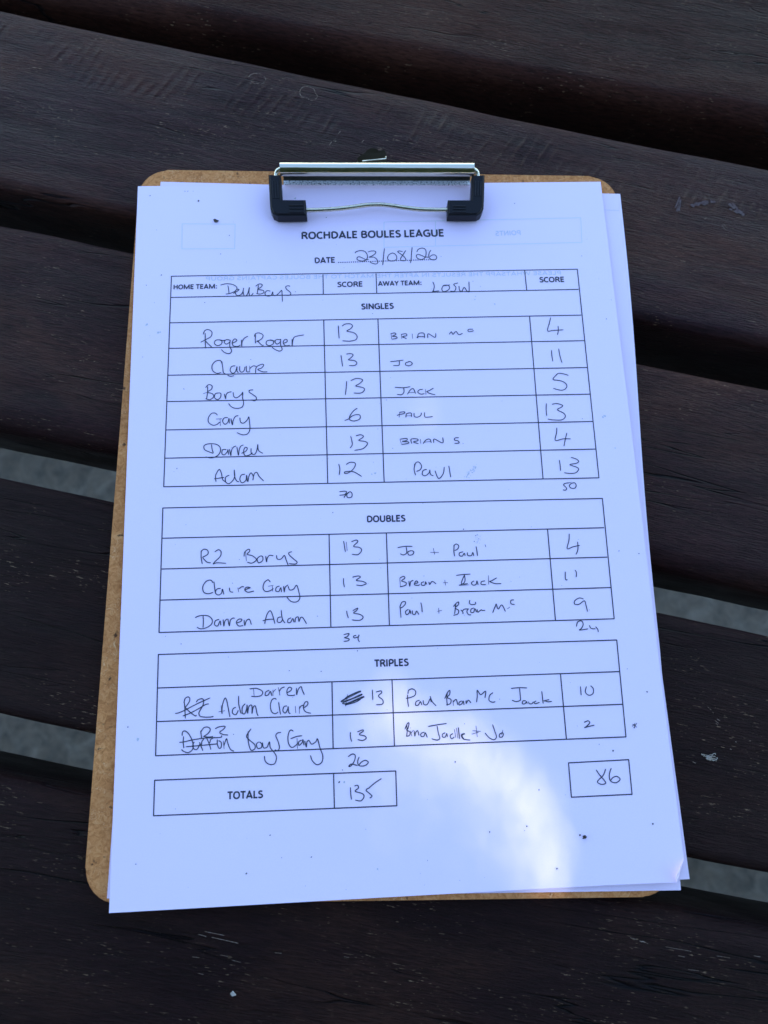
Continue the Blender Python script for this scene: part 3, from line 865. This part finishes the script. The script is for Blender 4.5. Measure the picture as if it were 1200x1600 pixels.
# ---- handwriting: pen strokes as traced points (origin x, origin y, pixels per unit, strokes)
PEN = [
 (540, 380, 7.5, '112,120 125,100 170,88 220,95 250,130 255,170 235,200 190,210 140,195 135,170 160,160 200,175 240,195 270,190;'
  '262,105 300,92 345,95 352,115 320,145 275,165 330,165 365,190 378,225 355,245 310,235 285,220;455,60 447,130 440,200 435,258;'
  '545,115 505,140 492,180 515,205 560,208 595,190 597,155 575,125 545,115;705,85 670,140 645,180 652,202 690,206 706,188 670,145 612,103 630,92 668,100;'
  '780,48 772,120 768,180 760,235;835,105 850,75 895,58 935,75 943,120 930,170 890,192 845,180 828,150 845,133 880,140 925,160 970,165;'
  '1000,80 980,115 975,160 1000,190 1045,195 1068,170 1050,140 1015,140 985,160;1114,155 1122,158'),
 (250, 420, 4.2857, '405,110 440,101 485,105 515,125 505,148 470,165 440,170;455,112 460,140 462,166;490,165 515,152 530,140 515,138 503,155 515,178 540,175 552,160;'
  '552,168 561,128 557,152 565,182 585,172 599,124 596,160 606,182 626,163;660,110 655,140 652,165;640,118 665,102 685,108 675,125 655,138 690,145 695,160 670,170 645,165;'
  '740,150 715,148 703,168 718,183 745,178 755,155 758,175 775,180 800,160 815,145 818,180 820,220;872,118 856,114 842,122 848,138 866,152 876,166 866,178 844,178;904,153 910,156;'
  '303,430 303,480 305,533;290,440 300,415 325,408 348,425 340,455 305,475 272,493;300,478 320,500 350,528;395,475 372,480 365,500 385,515 410,505 415,485 395,475 420,480 435,478;'
  '470,478 445,475 430,490 445,505 468,490 470,478 468,520 480,550 465,568 435,562 410,540;480,500 505,490 515,478 500,470 485,490 490,515 520,520 540,510;545,475 548,520 550,490 565,465 590,452;'
  '640,440 638,470 640,500;632,455 640,435 665,430 690,445 680,470 645,490;650,480 680,510 695,512;735,478 715,485 712,505 735,515 760,500 755,480 735,478 775,485;'
  '805,475 780,475 770,490 785,505 805,490 808,470 808,510 818,540 800,552 770,540 750,525;825,500 850,490 850,475 835,475 825,495 840,515 870,512;885,470 885,515 890,480 905,455 965,443;'
  '415,635 405,615 375,618 350,645 352,680 380,700 410,695;415,620 420,660 425,695 440,705;505,650 480,655 470,680 485,700 505,690 516,655 516,684 526,697;452,712 472,720 497,716;'
  '535,652 534,680 547,693 563,682 570,655;579,650 580,688 600,690;606,607 611,610;600,650 602,695;602,668 625,650 645,655;640,702 645,660 680,640 695,645 680,665 655,675 690,690 720,690'),
 (250, 600, 4.2857, '320,15 318,60 312,100;305,25 325,5 348,12 345,35 318,55 350,65 360,85 335,105 305,98;290,65 318,55;395,60 372,65 365,90 385,105 405,90 408,65 395,60;'
  '430,65 440,100 442,75 455,58 480,52;490,55 495,85 515,92 545,70 555,55 553,90 560,130 545,158 505,163 475,150 460,130;625,40 600,42 598,55 620,70 645,90 640,110 620,112;'
  '385,210 370,195 345,198 325,225 325,255 350,275 380,272 400,255;375,235 415,232;402,235 405,280;455,225 430,228 420,250 435,270 455,255 462,230 465,265;475,230 485,275 490,245 505,218 525,212;'
  '535,225 540,255 560,262 585,240 595,220 600,260 602,305 585,335 550,340 515,325;345,405 350,440 358,462;358,465 330,455 300,440 295,415 320,402 370,402 400,420 405,450 385,480 345,495 305,488;'
  '445,440 420,440 415,465 430,475 450,455 455,440 460,475;465,435 475,480 478,450 490,425 510,415;515,420 525,478 530,445 540,418 560,408;545,465 575,450 585,430 570,425 560,450 570,480 600,475 620,460;'
  '610,430 612,465 635,470 650,440 655,405 660,445 690,465;375,655 372,620 380,595 398,572 412,600 420,640 440,655;362,635 400,630 430,625;465,610 440,625 440,655 460,668 485,650 500,620 497,575 500,620 515,650 530,655;'
  '570,605 545,610 535,640 550,662 575,645 580,610 585,655;590,655 595,620 610,595 625,620 622,645 630,605 648,592 665,620 695,650'),
 (500, 420, 4.2857, '755,88 765,115 760,145 755,152 800,148;825,115 815,135 825,152 850,148 868,130 860,112 835,110 825,115 870,108;925,95 895,105 910,125 900,150 872,150;'
  '930,115 935,145 950,150 965,125 985,150 998,150 997,85;1022,83 1026,85;122,380 125,420 128,468;148,385 170,370 205,370 218,385 200,405 180,418 225,428 248,450 240,475 200,485 150,482;'
  '140,578 145,610 152,655;175,572 205,568 222,578 205,598 190,610 230,615 247,632 230,648 195,648;178,752 175,800 170,845;205,750 240,735 275,738 285,750 260,772 240,785 285,795 298,810 275,832 225,832;'
  '475,432 480,472;472,435 500,430 508,440 485,452 510,455 515,465 482,472;545,440 548,470;542,440 575,435 580,448 552,455 580,468;617,435 620,468;655,465 660,435 695,432 700,465;650,465 655,455 700,455;'
  '722,465 725,435 770,460 775,432;865,440 880,422 890,440 910,420 930,442 955,432;1025,405 1000,405 990,412 1000,422 1030,415;470,622 510,618 560,612;530,617 532,635 525,648 490,648;'
  '600,622 575,630 575,645 600,650 618,635 605,622 590,622'),
 (500, 600, 4.2857, '500,22 560,25 605,18;560,25 562,55 545,72 515,70;585,70 605,40 625,32 640,65;595,58 640,55;690,35 665,40 655,55 675,68 700,65;705,35 710,72;760,28 730,45 715,52 740,65 772,72;'
  '250,162 225,180 200,215 200,240 230,248 265,235 268,210 245,205 215,215 190,235 165,245;535,190 530,225;515,212 530,205 562,198 565,187 530,190;575,225 580,200 610,195 612,222;575,215 612,212;'
  '630,195 632,218 655,222 675,210 678,192;700,190 702,220 725,222 755,218;205,348 215,390 215,410 200,430;240,348 270,340 290,348 285,360 260,378 300,385 318,400 290,432 230,445;'
  '535,372 545,400;535,370 580,365 580,378 550,385 590,388 590,398 545,405;615,400 610,370 650,368 655,380 625,388 660,400;672,370 675,400;690,400 710,375 735,370 745,395;695,390 745,385;'
  '762,395 765,368 820,395 822,358;930,360 905,362 900,375 925,382 930,395 900,398;955,397 960,399;125,535 133,570 128,610;175,540 200,525 235,530 230,560 200,590 170,600 165,590 190,585 230,590 280,620;'
  '638,535 630,570 640,612;630,545 645,525 665,525 680,550 670,575 645,585;715,572 690,580 685,605 705,615 730,595 735,575 740,605 760,615;770,580 785,620 800,632 825,600 832,555;862,548 868,580 875,625;'
  '130,722 160,718 178,722 165,740 130,745;195,725 180,740 185,760 210,758 215,735 200,722 175,740 160,762;484,430 489,432'),
 (730, 410, 5.217, '680,450 668,500 655,558 700,555 785,550;740,518 742,560 735,592;687,715 690,760 698,808;745,703 755,760 773,820;825,922 790,910 745,905 720,925 700,955 760,965 800,985 812,1010 795,1035 760,1042 700,1027'),
 (730, 590, 5.217, '645,210 643,260 648,312;690,218 730,212 775,225 770,240 735,262 785,290 800,318 770,345 700,345 655,338;730,408 728,450 718,512 780,500 845,500;812,450 800,500 788,560;'
  '750,672 757,715 760,760;845,650 890,665 908,685 885,700 835,710 890,730 908,748 880,778 820,780 790,775;830,858 800,862 785,875 800,890 810,905 800,918 780,915;'
  '850,862 832,880 845,900 875,902 888,880 875,858 850,862;800,862 850,853;936,334 941,337'),
 (240, 790, 4.138, '308,290 308,335 315,378;305,300 325,282 350,290 350,315 315,335;318,338 345,365 370,370;395,300 420,285 437,300 430,330 400,360 385,378 410,370 470,373;595,300 600,360;'
  '585,330 590,300 615,282 622,295 605,315 640,325 665,350 635,372 605,365;690,325 670,345 680,370 705,355 705,330 690,325;725,325 730,365 735,340 750,322 775,325;795,320 800,345 825,345 845,322 855,345 870,385;'
  '895,298 875,305 878,320 905,345 928,365 915,378 875,375;385,500 370,482 340,490 318,525 325,560 355,570 385,560;390,490 395,530 400,565;435,535 410,540 400,565 420,578 440,565 445,540 455,575;'
  '490,530 495,555 515,560;508,500 513,503;545,530 550,560;550,540 570,525 585,525;590,545 615,535 625,530 600,528 590,545 610,560 650,552;755,495 740,480 715,500 708,535 725,555 755,550 775,535;'
  '740,522 775,515;768,520 770,555;815,520 795,528 790,550 810,555 822,530 828,560;840,520 845,560 850,530 870,512;870,520 880,545 905,540 925,515 940,560 945,600 925,622 890,620 860,590;'
  '320,712 322,750 320,790;268,725 300,712 350,712 378,735 375,765 345,788 305,797 280,785;425,735 400,745 395,770 415,778 430,745 435,775;450,735 455,780 460,750 475,732;480,730 490,778 495,745 510,728 525,728;'
  '535,760 565,748 570,735 550,735 535,755 550,778 580,775;585,738 590,775 600,745 620,735 632,770;720,765 722,745 735,700 755,680 770,710 785,765;705,745 745,735 775,735;'
  '825,720 805,725 800,750 820,755 835,735;825,675 832,730 850,760;890,725 870,735 868,755 885,755 900,730 908,755;915,755 918,728 935,720 940,750 950,725 965,725 990,765;553,348 557,350;1056,714 1062,716'),
 (500, 790, 3.529, '130,195 135,225 140,255;145,200 150,250;172,200 200,190 208,200 185,225 215,230 230,245 210,270 175,268;428,232 465,225 510,225;475,228 478,260 460,272 442,265;'
  '505,248 485,255 490,272 510,270 517,255 505,248;608,258 655,258;625,235 632,270;740,215 738,250 742,280;735,225 750,212 765,222 758,240 742,248;790,255 770,260 768,275 785,278 795,262 800,278;'
  '812,258 815,275 835,275 842,258 848,278;860,225 865,250 868,278;910,215 914,228;130,400 130,425 135,450;178,395 210,388 222,395 200,412 235,418 255,430 230,440 200,438;'
  '440,398 443,445;440,400 460,390 468,400 450,415 475,425 470,440 440,448;490,415 495,445 500,420 515,412;520,430 540,425 530,415 520,435 540,440 550,435;575,420 560,425 560,438 578,438 582,420 588,435;'
  '600,420 605,435 615,420 625,420 640,432;571,388 575,389;680,425 705,425;688,410 692,440;750,385 790,380 830,378;795,380 800,410 790,430 765,440;765,440 820,437;795,385 780,430 815,430;'
  '850,415 835,425 842,438 860,435 865,415 872,438;910,415 890,420 890,435 915,435;928,385 930,435;975,398 945,415 935,418 965,430 1000,430;147,580 150,600 157,620;'
  '180,580 208,565 200,580 185,592 220,600 238,615 220,632 175,630;130,712 160,705 150,722 135,728 160,735 155,745 130,748;200,715 185,720 190,730 212,722 215,712 210,735 218,752'),
 (600, 925, 5.217, '130,120 135,160 138,210;128,125 145,85 170,78 175,95 155,120 135,130;200,140 175,160 185,185 205,170 210,145 220,180;230,150 235,180 255,180 265,155 285,185;300,85 308,125 312,165;'
  '435,158 472,150;445,130 448,175;585,95 580,140 575,180;565,120 590,90 608,82 605,105 580,130 608,150 600,180 565,190;625,145 640,160 645,180;640,155 655,140 685,138;690,135 675,160 690,185 710,185;'
  '651,188 656,190;735,130 710,140 708,165 730,165 740,135 755,165;700,65 695,90 715,103 745,98 745,80;760,140 765,165 785,150 795,145 800,150 825,150;885,170 905,120 915,98 930,140 960,105 990,160;'
  '1005,138 1025,122;1060,65 1035,68 1035,95 1065,102'),
 (800, 790, 5.714, '510,250 508,310 492,385 545,368 605,355;585,322 588,390 570,438;475,590 475,640 480,662 495,662;562,575 575,600 572,640;442,713 446,714;640,835 600,825 560,850 560,880 600,880 645,850 660,890 675,948;689,930 694,931;'
  '575,1080 585,1040 620,1030 635,1060 620,1095 600,1110 620,1110 680,1100;690,1068 705,1095 745,1100;745,1080 765,1105 770,1130'),
 (270, 1060, 10.909, '195,400 205,500 215,685;190,420 210,345 260,315 290,340 280,400 240,460 205,500;210,495 290,570 385,640 400,620;400,405 430,365 495,345 525,370 520,440 480,520 445,590 470,645 560,660 670,655 690,640;'
  '40,595 90,590 200,545 400,440 640,330;170,640 300,590 450,510 560,445 615,435;840,605 838,540 850,440 890,335 920,380 950,530 975,660;780,570 890,550;825,460 835,600;'
  '185,985 178,1080 190,1190;160,980 165,920 200,895 260,930 320,1030 350,1150 330,1220 270,1262 200,1250 145,1210;370,1080 345,1120 345,1180 390,1215 430,1190 460,1120;455,1085 480,1150 515,1235;'
  '490,1150 495,1080 530,1030;580,1020 620,1110 650,1215;630,1100 650,1040 720,1000;760,1040 760,1120 790,1190 825,1170 825,1090 780,1060;860,1060 875,1200;870,1150 900,1060 920,1030 940,1110 985,1210 1045,1240;'
  '110,1090 200,1080 350,1045 560,1015 810,1005 830,970;220,1165 400,1150 600,1130 760,1115;475,890 485,960 490,1020;480,910 530,840 600,830 640,870 600,940 530,985;520,985 600,1000 690,990;'
  '720,860 790,825 890,815 870,860 800,920 860,955 945,965;1028,945 1042,962'),
 (300, 1060, 5.4545, '375,245 350,260 345,295 375,308 395,270;398,148 398,210 410,270 420,300;455,215 430,245 430,295 450,300 465,260 470,225 472,295;475,300 485,240 510,230 512,300 520,250 540,235 555,300 565,318;'
  '720,180 705,170 680,185 668,235 680,285 710,300 735,285;738,200 745,250 755,308;810,235 785,240 775,275 795,295 815,265 820,240 825,290 840,300;880,235 885,295;915,235 915,300;914,260 930,235 950,228;'
  '955,250 985,225 985,200 962,205 950,250 970,285 1015,297;525,90 530,150;490,90 550,85 600,110 590,145 540,155 505,152;660,100 630,115 625,145 650,140 668,110 680,150;690,95 690,150;690,120 715,90;735,75 750,145;'
  '745,110 760,85 790,72;805,125 840,105 850,85 830,75 810,100 815,140 855,145 880,140;890,80 892,140 905,95 930,70 940,100 958,140;856,160 861,161;505,428 465,490 490,525 535,565 535,600 505,612 488,575 478,520 480,450;'
  '570,540 550,560 560,595 590,590 595,560 575,540;600,545 610,590 640,585 660,540 668,590 700,630 720,670 705,725 660,732 625,705 617,660;760,460 730,465 715,490 735,540 745,590 730,615 705,608;'
  '865,450 840,440 820,480 822,550 850,588 885,570 905,545;840,515 890,495 940,488;895,510 900,600;935,525 910,540 912,570 940,545 945,520 955,570;960,530 975,585 980,540 1000,525;'
  '1000,530 1020,560 1055,540 1070,515 1090,590 1115,660 1105,715 1065,735 1025,700 1010,655'),
 (510, 1010, 4.0, '95,350 130,315 200,282 212,284 150,308 90,345 150,330 215,300 212,308 105,352 130,355 222,316 225,322 115,366 190,345 225,318;132,300 120,375;110,335 200,290;115,345 215,305;'
  '287,270 288,300 290,335;310,285 340,278 345,290 325,310 352,335 350,360 310,365;150,535 150,565 158,595;192,535 225,522 230,530 205,550 240,560 248,575 225,588 195,582;'
  '135,690 160,673 180,680 175,715 155,745 140,750 155,735 195,745;205,690 195,720 205,745 240,745 262,725 245,712 220,722 200,745;150,880 152,920 157,957;175,872 195,868 200,885 180,905 225,920 235,940 215,965 180,960;'
  '260,885 248,900 265,915 285,935 270,948;260,890 300,855 345,825'),
 (620, 1055, 4.615, '78,140 78,180 85,228;80,135 85,110 110,98 135,115 130,145 100,160 65,168;165,180 140,190 135,215 155,215 170,190 180,215;190,180 195,210 220,210 240,170 248,195;240,150 255,190 285,222;'
  '365,120 360,170 365,220;345,170 365,125 382,110 380,140 362,160 390,175 385,205 355,215;405,180 408,220;405,195 420,178 430,178 440,215;470,185 450,195 450,215 470,205 478,185 485,215;500,180 500,205 515,180 535,200;'
  '575,195 580,150 580,108 605,140 640,115 635,165;695,125 670,145 665,180 690,195 710,190;739,170 743,175;822,95 880,90 940,92;885,92 890,150 890,180 860,190 830,180;930,185 910,185 905,205 925,205 935,190 940,205;'
  '950,190 955,205 975,205 985,190;1005,185 990,195 1000,205 1030,195;1045,115 1050,160 1055,205;1100,175 1060,185 1070,185 1090,192 1118,188;70,355 75,400 70,440;58,390 75,350 88,345 80,385 70,395 95,410 90,435 65,440;'
  '100,400 108,440;105,415 120,395;125,400 130,440 135,415 150,400 160,435;200,410 175,420 175,440 195,440 205,415 220,450;97,380 100,381;225,370 290,358 360,348;290,365 300,420 310,455 290,468 250,458;'
  '350,415 330,425 330,445 350,445 360,420 365,445;405,420 385,435 395,458 415,445;415,390 425,450;445,375 455,460;442,378 450,458;430,380 440,455;490,420 465,430 480,460 530,468;492,422 470,435 485,463;487,348 490,352;'
  '545,400 605,405;540,425 590,410;570,365 580,445;690,355 705,400 718,445 700,465 665,450 635,415;765,395 755,430;760,415 742,425 740,445 760,445 768,425 758,410'),
 (760, 1010, 4.0, '587,250 590,280 592,305;625,250 618,285 640,305 665,295 668,265 650,245;610,475 635,465 645,478 625,500 612,508 640,500 675,492;912,485 940,505;920,510 940,478;910,500 925,485;928,478 925,512;'
  '685,770 705,800 735,835 745,855 720,862 695,850 700,835 730,805 745,765;780,760 768,800 775,840 810,852 835,830 815,812 790,820 775,838'),
]
verts, faces = [], []
si = 0
for ox, oy, sc, strokes in PEN:
    for st in parse(strokes):
        pts = []
        for x, y in spline(st, 5):
            p = on_top(ox + x / sc, oy + y / sc)
            pts.append((p.x, p.y))
        ribbon_verts(pts, 0.00039, top_z, 0.00009 + (si % 40) * 6e-7, verts, faces)
        si += 1
from_py('handwriting', verts, faces, M_pen, sheet)

# ---- dirt specks and smudges on the sheet
def blobs(name, items, mat, lift, ragged=0.35):
    V, F = [], []
    for x, y, r in items:
        p = on_top(x, y)
        b = len(V)
        n = 9
        st, an = random.uniform(0.55, 1.0), random.uniform(0, 3.14)
        for q in range(n):
            a = 2 * math.pi * q / n
            rr = r * 0.000255 * (1 + random.uniform(-ragged, ragged))
            u, w = rr * math.cos(a), rr * st * math.sin(a)
            X, Y = p.x + u * math.cos(an) - w * math.sin(an), p.y + u * math.sin(an) + w * math.cos(an)
            V.append((X, Y, top_z(X, Y) + lift + len(F) * 5e-8))
        F.append(tuple(range(b, b + n)))
    return from_py(name, V, F, mat, sheet)
SPECKS = [(310.5, 314, 1.8), (293.7, 299, 1.0), (289, 299, .8), (302, 299, .7), (234.5, 306, .9), (252, 430, 1.4), (228.7, 445.7, .9), (358.7, 368, .8), (345, 397, .8), (320, 473, .8),
          (223, 558, .8), (287.5, 608, 1.0), (276.5, 732, 1.1), (212.5, 1350, .9), (422, 1304.7, 1.2), (486.7, 1339, 1.2), (385, 1364.7, 1.2), (870, 1357, 1.5), (765, 1300, 1.2),
          (823, 1291, 1.2), (957.5, 1173, 1.2), (842, 1234, 1.0), (1020, 1287, 1.2), (1011, 1081, 1.3), (967, 861, 1.2), (998, 865, 1.1), (947.5, 498.5, 1.0), (711, 1190.5, 1.2), (558.7, 1017, 1.0),
          (909, 400, .8), (804, 318, .8), (510, 340, 1.0), (724, 827, 1.0), (743, 837, .9), (748, 842, .7), (741, 846, .7), (746, 848, .6), (200, 1136, 1.0), (530, 1222, 1.5), (582, 490, .8),
          (604, 625, .8), (520, 801, .9), (283, 1006, 1.0), (452, 1048, .8), (502, 1049, .8), (535, 1203, .9), (906, 1305, 1.2), (911, 1310, 1.0), (440, 1340, .7), (936, 1163, .8), (980, 1045, .7)]
for sp in SPECKS:
    blobs('speck', [sp], M_speck, 0.00012)
DUST = [(random.uniform(230, 960), random.uniform(310, 1390), random.uniform(0.25, 0.6)) for _ in range(110)]
blobs('dust', DUST, M_speck, 0.00012)['kind'] = 'stuff'
SMUDGE = [(461, 310, 2.2), (230, 507, 2.2), (228, 508, 1.5), (247, 520, 2.4), (250, 519, 1.5), (215, 1155, 2.6), (945, 650, 2.4), (942, 652, 1.8), (773, 475, 1.7), (743, 463, 1.2), (586, 739.5, 2.0), (581, 741, 1.2), (538, 1222, 1.6),
          (742, 468, 1.0), (590, 1358, 1.6), (961, 700, 1.2)]
for i in range(46):
    f = random.random()
    SMUDGE.append((729 + 15 * f + random.gauss(0, 1.6), 745 - 18 * f + random.gauss(0, 1.6), random.uniform(0.5, 1.2)))
for i in range(30):
    SMUDGE.append((random.gauss(746, 3), random.gauss(843, 4), random.uniform(0.3, 0.8)))
blobs('smudge', SMUDGE, M_smudge, 0.00002)['kind'] = 'stuff'
M_crumb = flat_ink('dark_crumb', (0.05, 0.035, 0.03), 0.9, 0.08)
def top_flake(label, poly):
    z = on_top(*poly[0]).z + 0.0001
    return flake('dirt_crumb', label, poly, z, M_crumb, 0.0005)
top_flake('small dark crumb on the sheet just above the faint empty box at top left', [(333.5, 344), (336, 342.5), (338.5, 344), (342, 345.3), (339, 347.5), (335.5, 347.5)])
top_flake('small dark crumb on the sheet between the boxed 86 and the lower edge', [(910.5, 1306), (914, 1304.5), (916.5, 1307), (914.5, 1310), (911.5, 1310)])

# ---------------------------------------------------------------- unseen tree added to shade the table and shape its sun patch
ARC_PX = [(590, 1060), (680, 1122), (740, 1152), (790, 1186), (838, 1233), (866, 1293), (874, 1350), (866, 1405)]
PATCH_PX = ARC_PX + [(700, 1430), (480, 1400), (500, 1120)]
ARC = [at(x, y, 0).xy for x, y in ARC_PX]
PATCH = [at(x, y, 0).xy for x, y in PATCH_PX]
def inside(p, poly):
    r = False
    n = len(poly)
    for i in range(n):
        a, b = poly[i], poly[(i + 1) % n]
        if (a.y > p.y) != (b.y > p.y) and p.x < (b.x - a.x) * (p.y - a.y) / (b.y - a.y) + a.x:
            r = not r
    return r
k = Nodes('leaf')
M_leaf = k.set(Base_Color=k.mix(k.noise(k.coords((1, 1, 1)), 8, 2), (0.03, 0.06, 0.015), (0.07, 0.11, 0.03)), Roughness=0.6)
k = Nodes('bark')
M_bark = k.set(Base_Color=k.mix(k.noise(k.coords((8, 8, 2)), 3, 5), (0.06, 0.045, 0.035), (0.16, 0.13, 0.1)), Roughness=0.9)
ctr = Vector((0.1, -0.15, 0))
tree_base = Vector((SUN_DIR.x * 3.6 - 0.9, SUN_DIR.y * 3.6 - 0.6, GZ))
tree = tag(empty('added_shade_tree', tree_base), 'unseen leafy tree added to shade the table and shape its sun patch', 'tree')
ex = SUN_DIR.cross(Vector((0, 0, 1))).normalized()
ey = ex.cross(SUN_DIR).normalized()
V, F = [], []
rng = random.Random(11)
PC = at(730, 1260, 0).xy
def leaf(c, s, origin, spread=0.5):
    nrm = (SUN_DIR + Vector((rng.gauss(0, 1), rng.gauss(0, 1), rng.gauss(0, 1))) * spread).normalized()
    u = nrm.cross(Vector((rng.random(), rng.random(), rng.random()))).normalized()
    w = nrm.cross(u)
    b = len(V)
    for a, bb in ((-1, 0), (-.4, .42), (.3, .4), (1, 0), (.3, -.4), (-.4, -.42)):
        V.append(c + u * a * s + w * bb * s * 1.3 - origin)
    F.append(tuple(range(b, b + 6)))
def arc_distance(p):
    best = 9
    for a, b in zip(ARC, ARC[1:]):
        t = max(0.0, min(1.0, (p - a).dot(b - a) / (b - a).length_squared))
        best = min(best, (p - a - (b - a) * t).length)
    return best
for i in range(42000):                # the crown, with one thin place that lets a patch of sun through
    L = rng.uniform(1.9, 3.6)
    rad = 1.95 * math.sqrt(rng.random())
    th = rng.uniform(0, 2 * math.pi)
    c = ctr + SUN_DIR * L + ex * rad * math.cos(th) + ey * rad * math.sin(th)
    hit = (c - SUN_DIR * (c.z / SUN_DIR.z)).xy
    if (hit - PC).length > 0.23:
        leaf(c, rng.uniform(0.036, 0.064), tree_base)
for i in range(9000):                 # smaller leaves round the thin place, sparser towards its outer edge
    th, rr = rng.uniform(0, 2 * math.pi), 0.30 * math.sqrt(rng.random())
    g = PC + Vector((rr * math.cos(th), rr * math.sin(th)))
    L = rng.uniform(1.2, 1.8)
    if inside(g, PATCH):
        continue
    if arc_distance(g) > 0.011:
        leaf(Vector((g.x, g.y, 0)) + SUN_DIR * L, rng.uniform(0.010, 0.017), tree_base)
step = 0.0038                          # leaflet veil shaped to dim the sun patch, denser away from its outer edge
gx, gy = [p.x for p in PATCH], [p.y for p in PATCH]
nx_, ny_ = int((max(gx) - min(gx) + 0.04) / step) + 1, int((max(gy) - min(gy) + 0.04) / step) + 1
for i in range(nx_):
    for j in range(ny_):
        g = Vector((min(gx) - 0.02 + (i + rng.uniform(.3, .7) + .5 * (j % 2)) * step, min(gy) - 0.02 + (j + rng.uniform(.3, .7)) * step))
        d = arc_distance(g)
        if inside(g, PATCH):
            cover = 1 - 0.51 * math.exp(-d / 0.036)
        elif d < 0.014:
            cover = 1 - 0.51 * max(0.0, 1 - d / 0.008)
        else:
            continue
        leaf(Vector((g.x, g.y, 0)) + SUN_DIR * rng.uniform(1.45, 1.75), math.sqrt(-math.log(max(0.02, 1.0001 - cover)) * step * step / 2.15), tree_base, 0.1)
from_py('added_crown', V, F, M_leaf, tree)
cc = ctr + SUN_DIR * 2.9 - tree_base
trunk_path = [Vector((0, 0, 0)), Vector((0.05, 0.02, 0.9)), Vector((0.2, 0.12, 1.7)), cc * 0.75 + Vector((0, 0, .3)), cc + Vector((-.5, -.5, .4))]
bm = bmesh.new()
rings = []
pp = spline3(trunk_path, 6)
for i, p in enumerate(pp):
    r = 0.13 * (1 - 0.75 * i / len(pp))
    rings.append([bm.verts.new(p + Vector((r * math.cos(j * math.pi / 6), r * math.sin(j * math.pi / 6), 0))) for j in range(12)])
for i in range(len(pp) - 1):
    for j in range(12):
        bm.faces.new((rings[i][j], rings[i][(j + 1) % 12], rings[i + 1][(j + 1) % 12], rings[i + 1][j]))
from_bm('added_trunk', bm, M_bark, tree, True)

# ---------------------------------------------------------------- unseen hedge added to darken what the clip metal reflects
hedge = tag(empty('added_hedge', (0.1, -2.6, GZ)), 'unseen dark green hedge added to darken the reflections in the clip', 'hedge')
V, F = [], []
for i in range(9000):
    x, y, z = rng.uniform(-3.2, 3.2), rng.uniform(-0.3, 0.35), rng.uniform(0.0, 2.05)
    y *= 1 - 0.25 * (z / 2.05) ** 3
    s = rng.uniform(0.035, 0.06)
    c = Vector((x, y, z + 0.06 * noise.noise((x * 2, z, 3))))
    nrm = Vector((rng.gauss(0, .5), 1 + rng.gauss(0, .4), rng.gauss(0.3, .5))).normalized()
    u = nrm.cross(Vector((rng.random(), rng.random(), rng.random()))).normalized()
    w = nrm.cross(u)
    b = len(V)
    for a, bb in ((-1, 0), (-.4, .42), (.3, .4), (1, 0), (.3, -.4), (-.4, -.42)):
        V.append(c + u * a * s + w * bb * s * 1.3)
    F.append(tuple(range(b, b + 6)))
from_py('added_foliage', V, F, M_leaf, hedge)
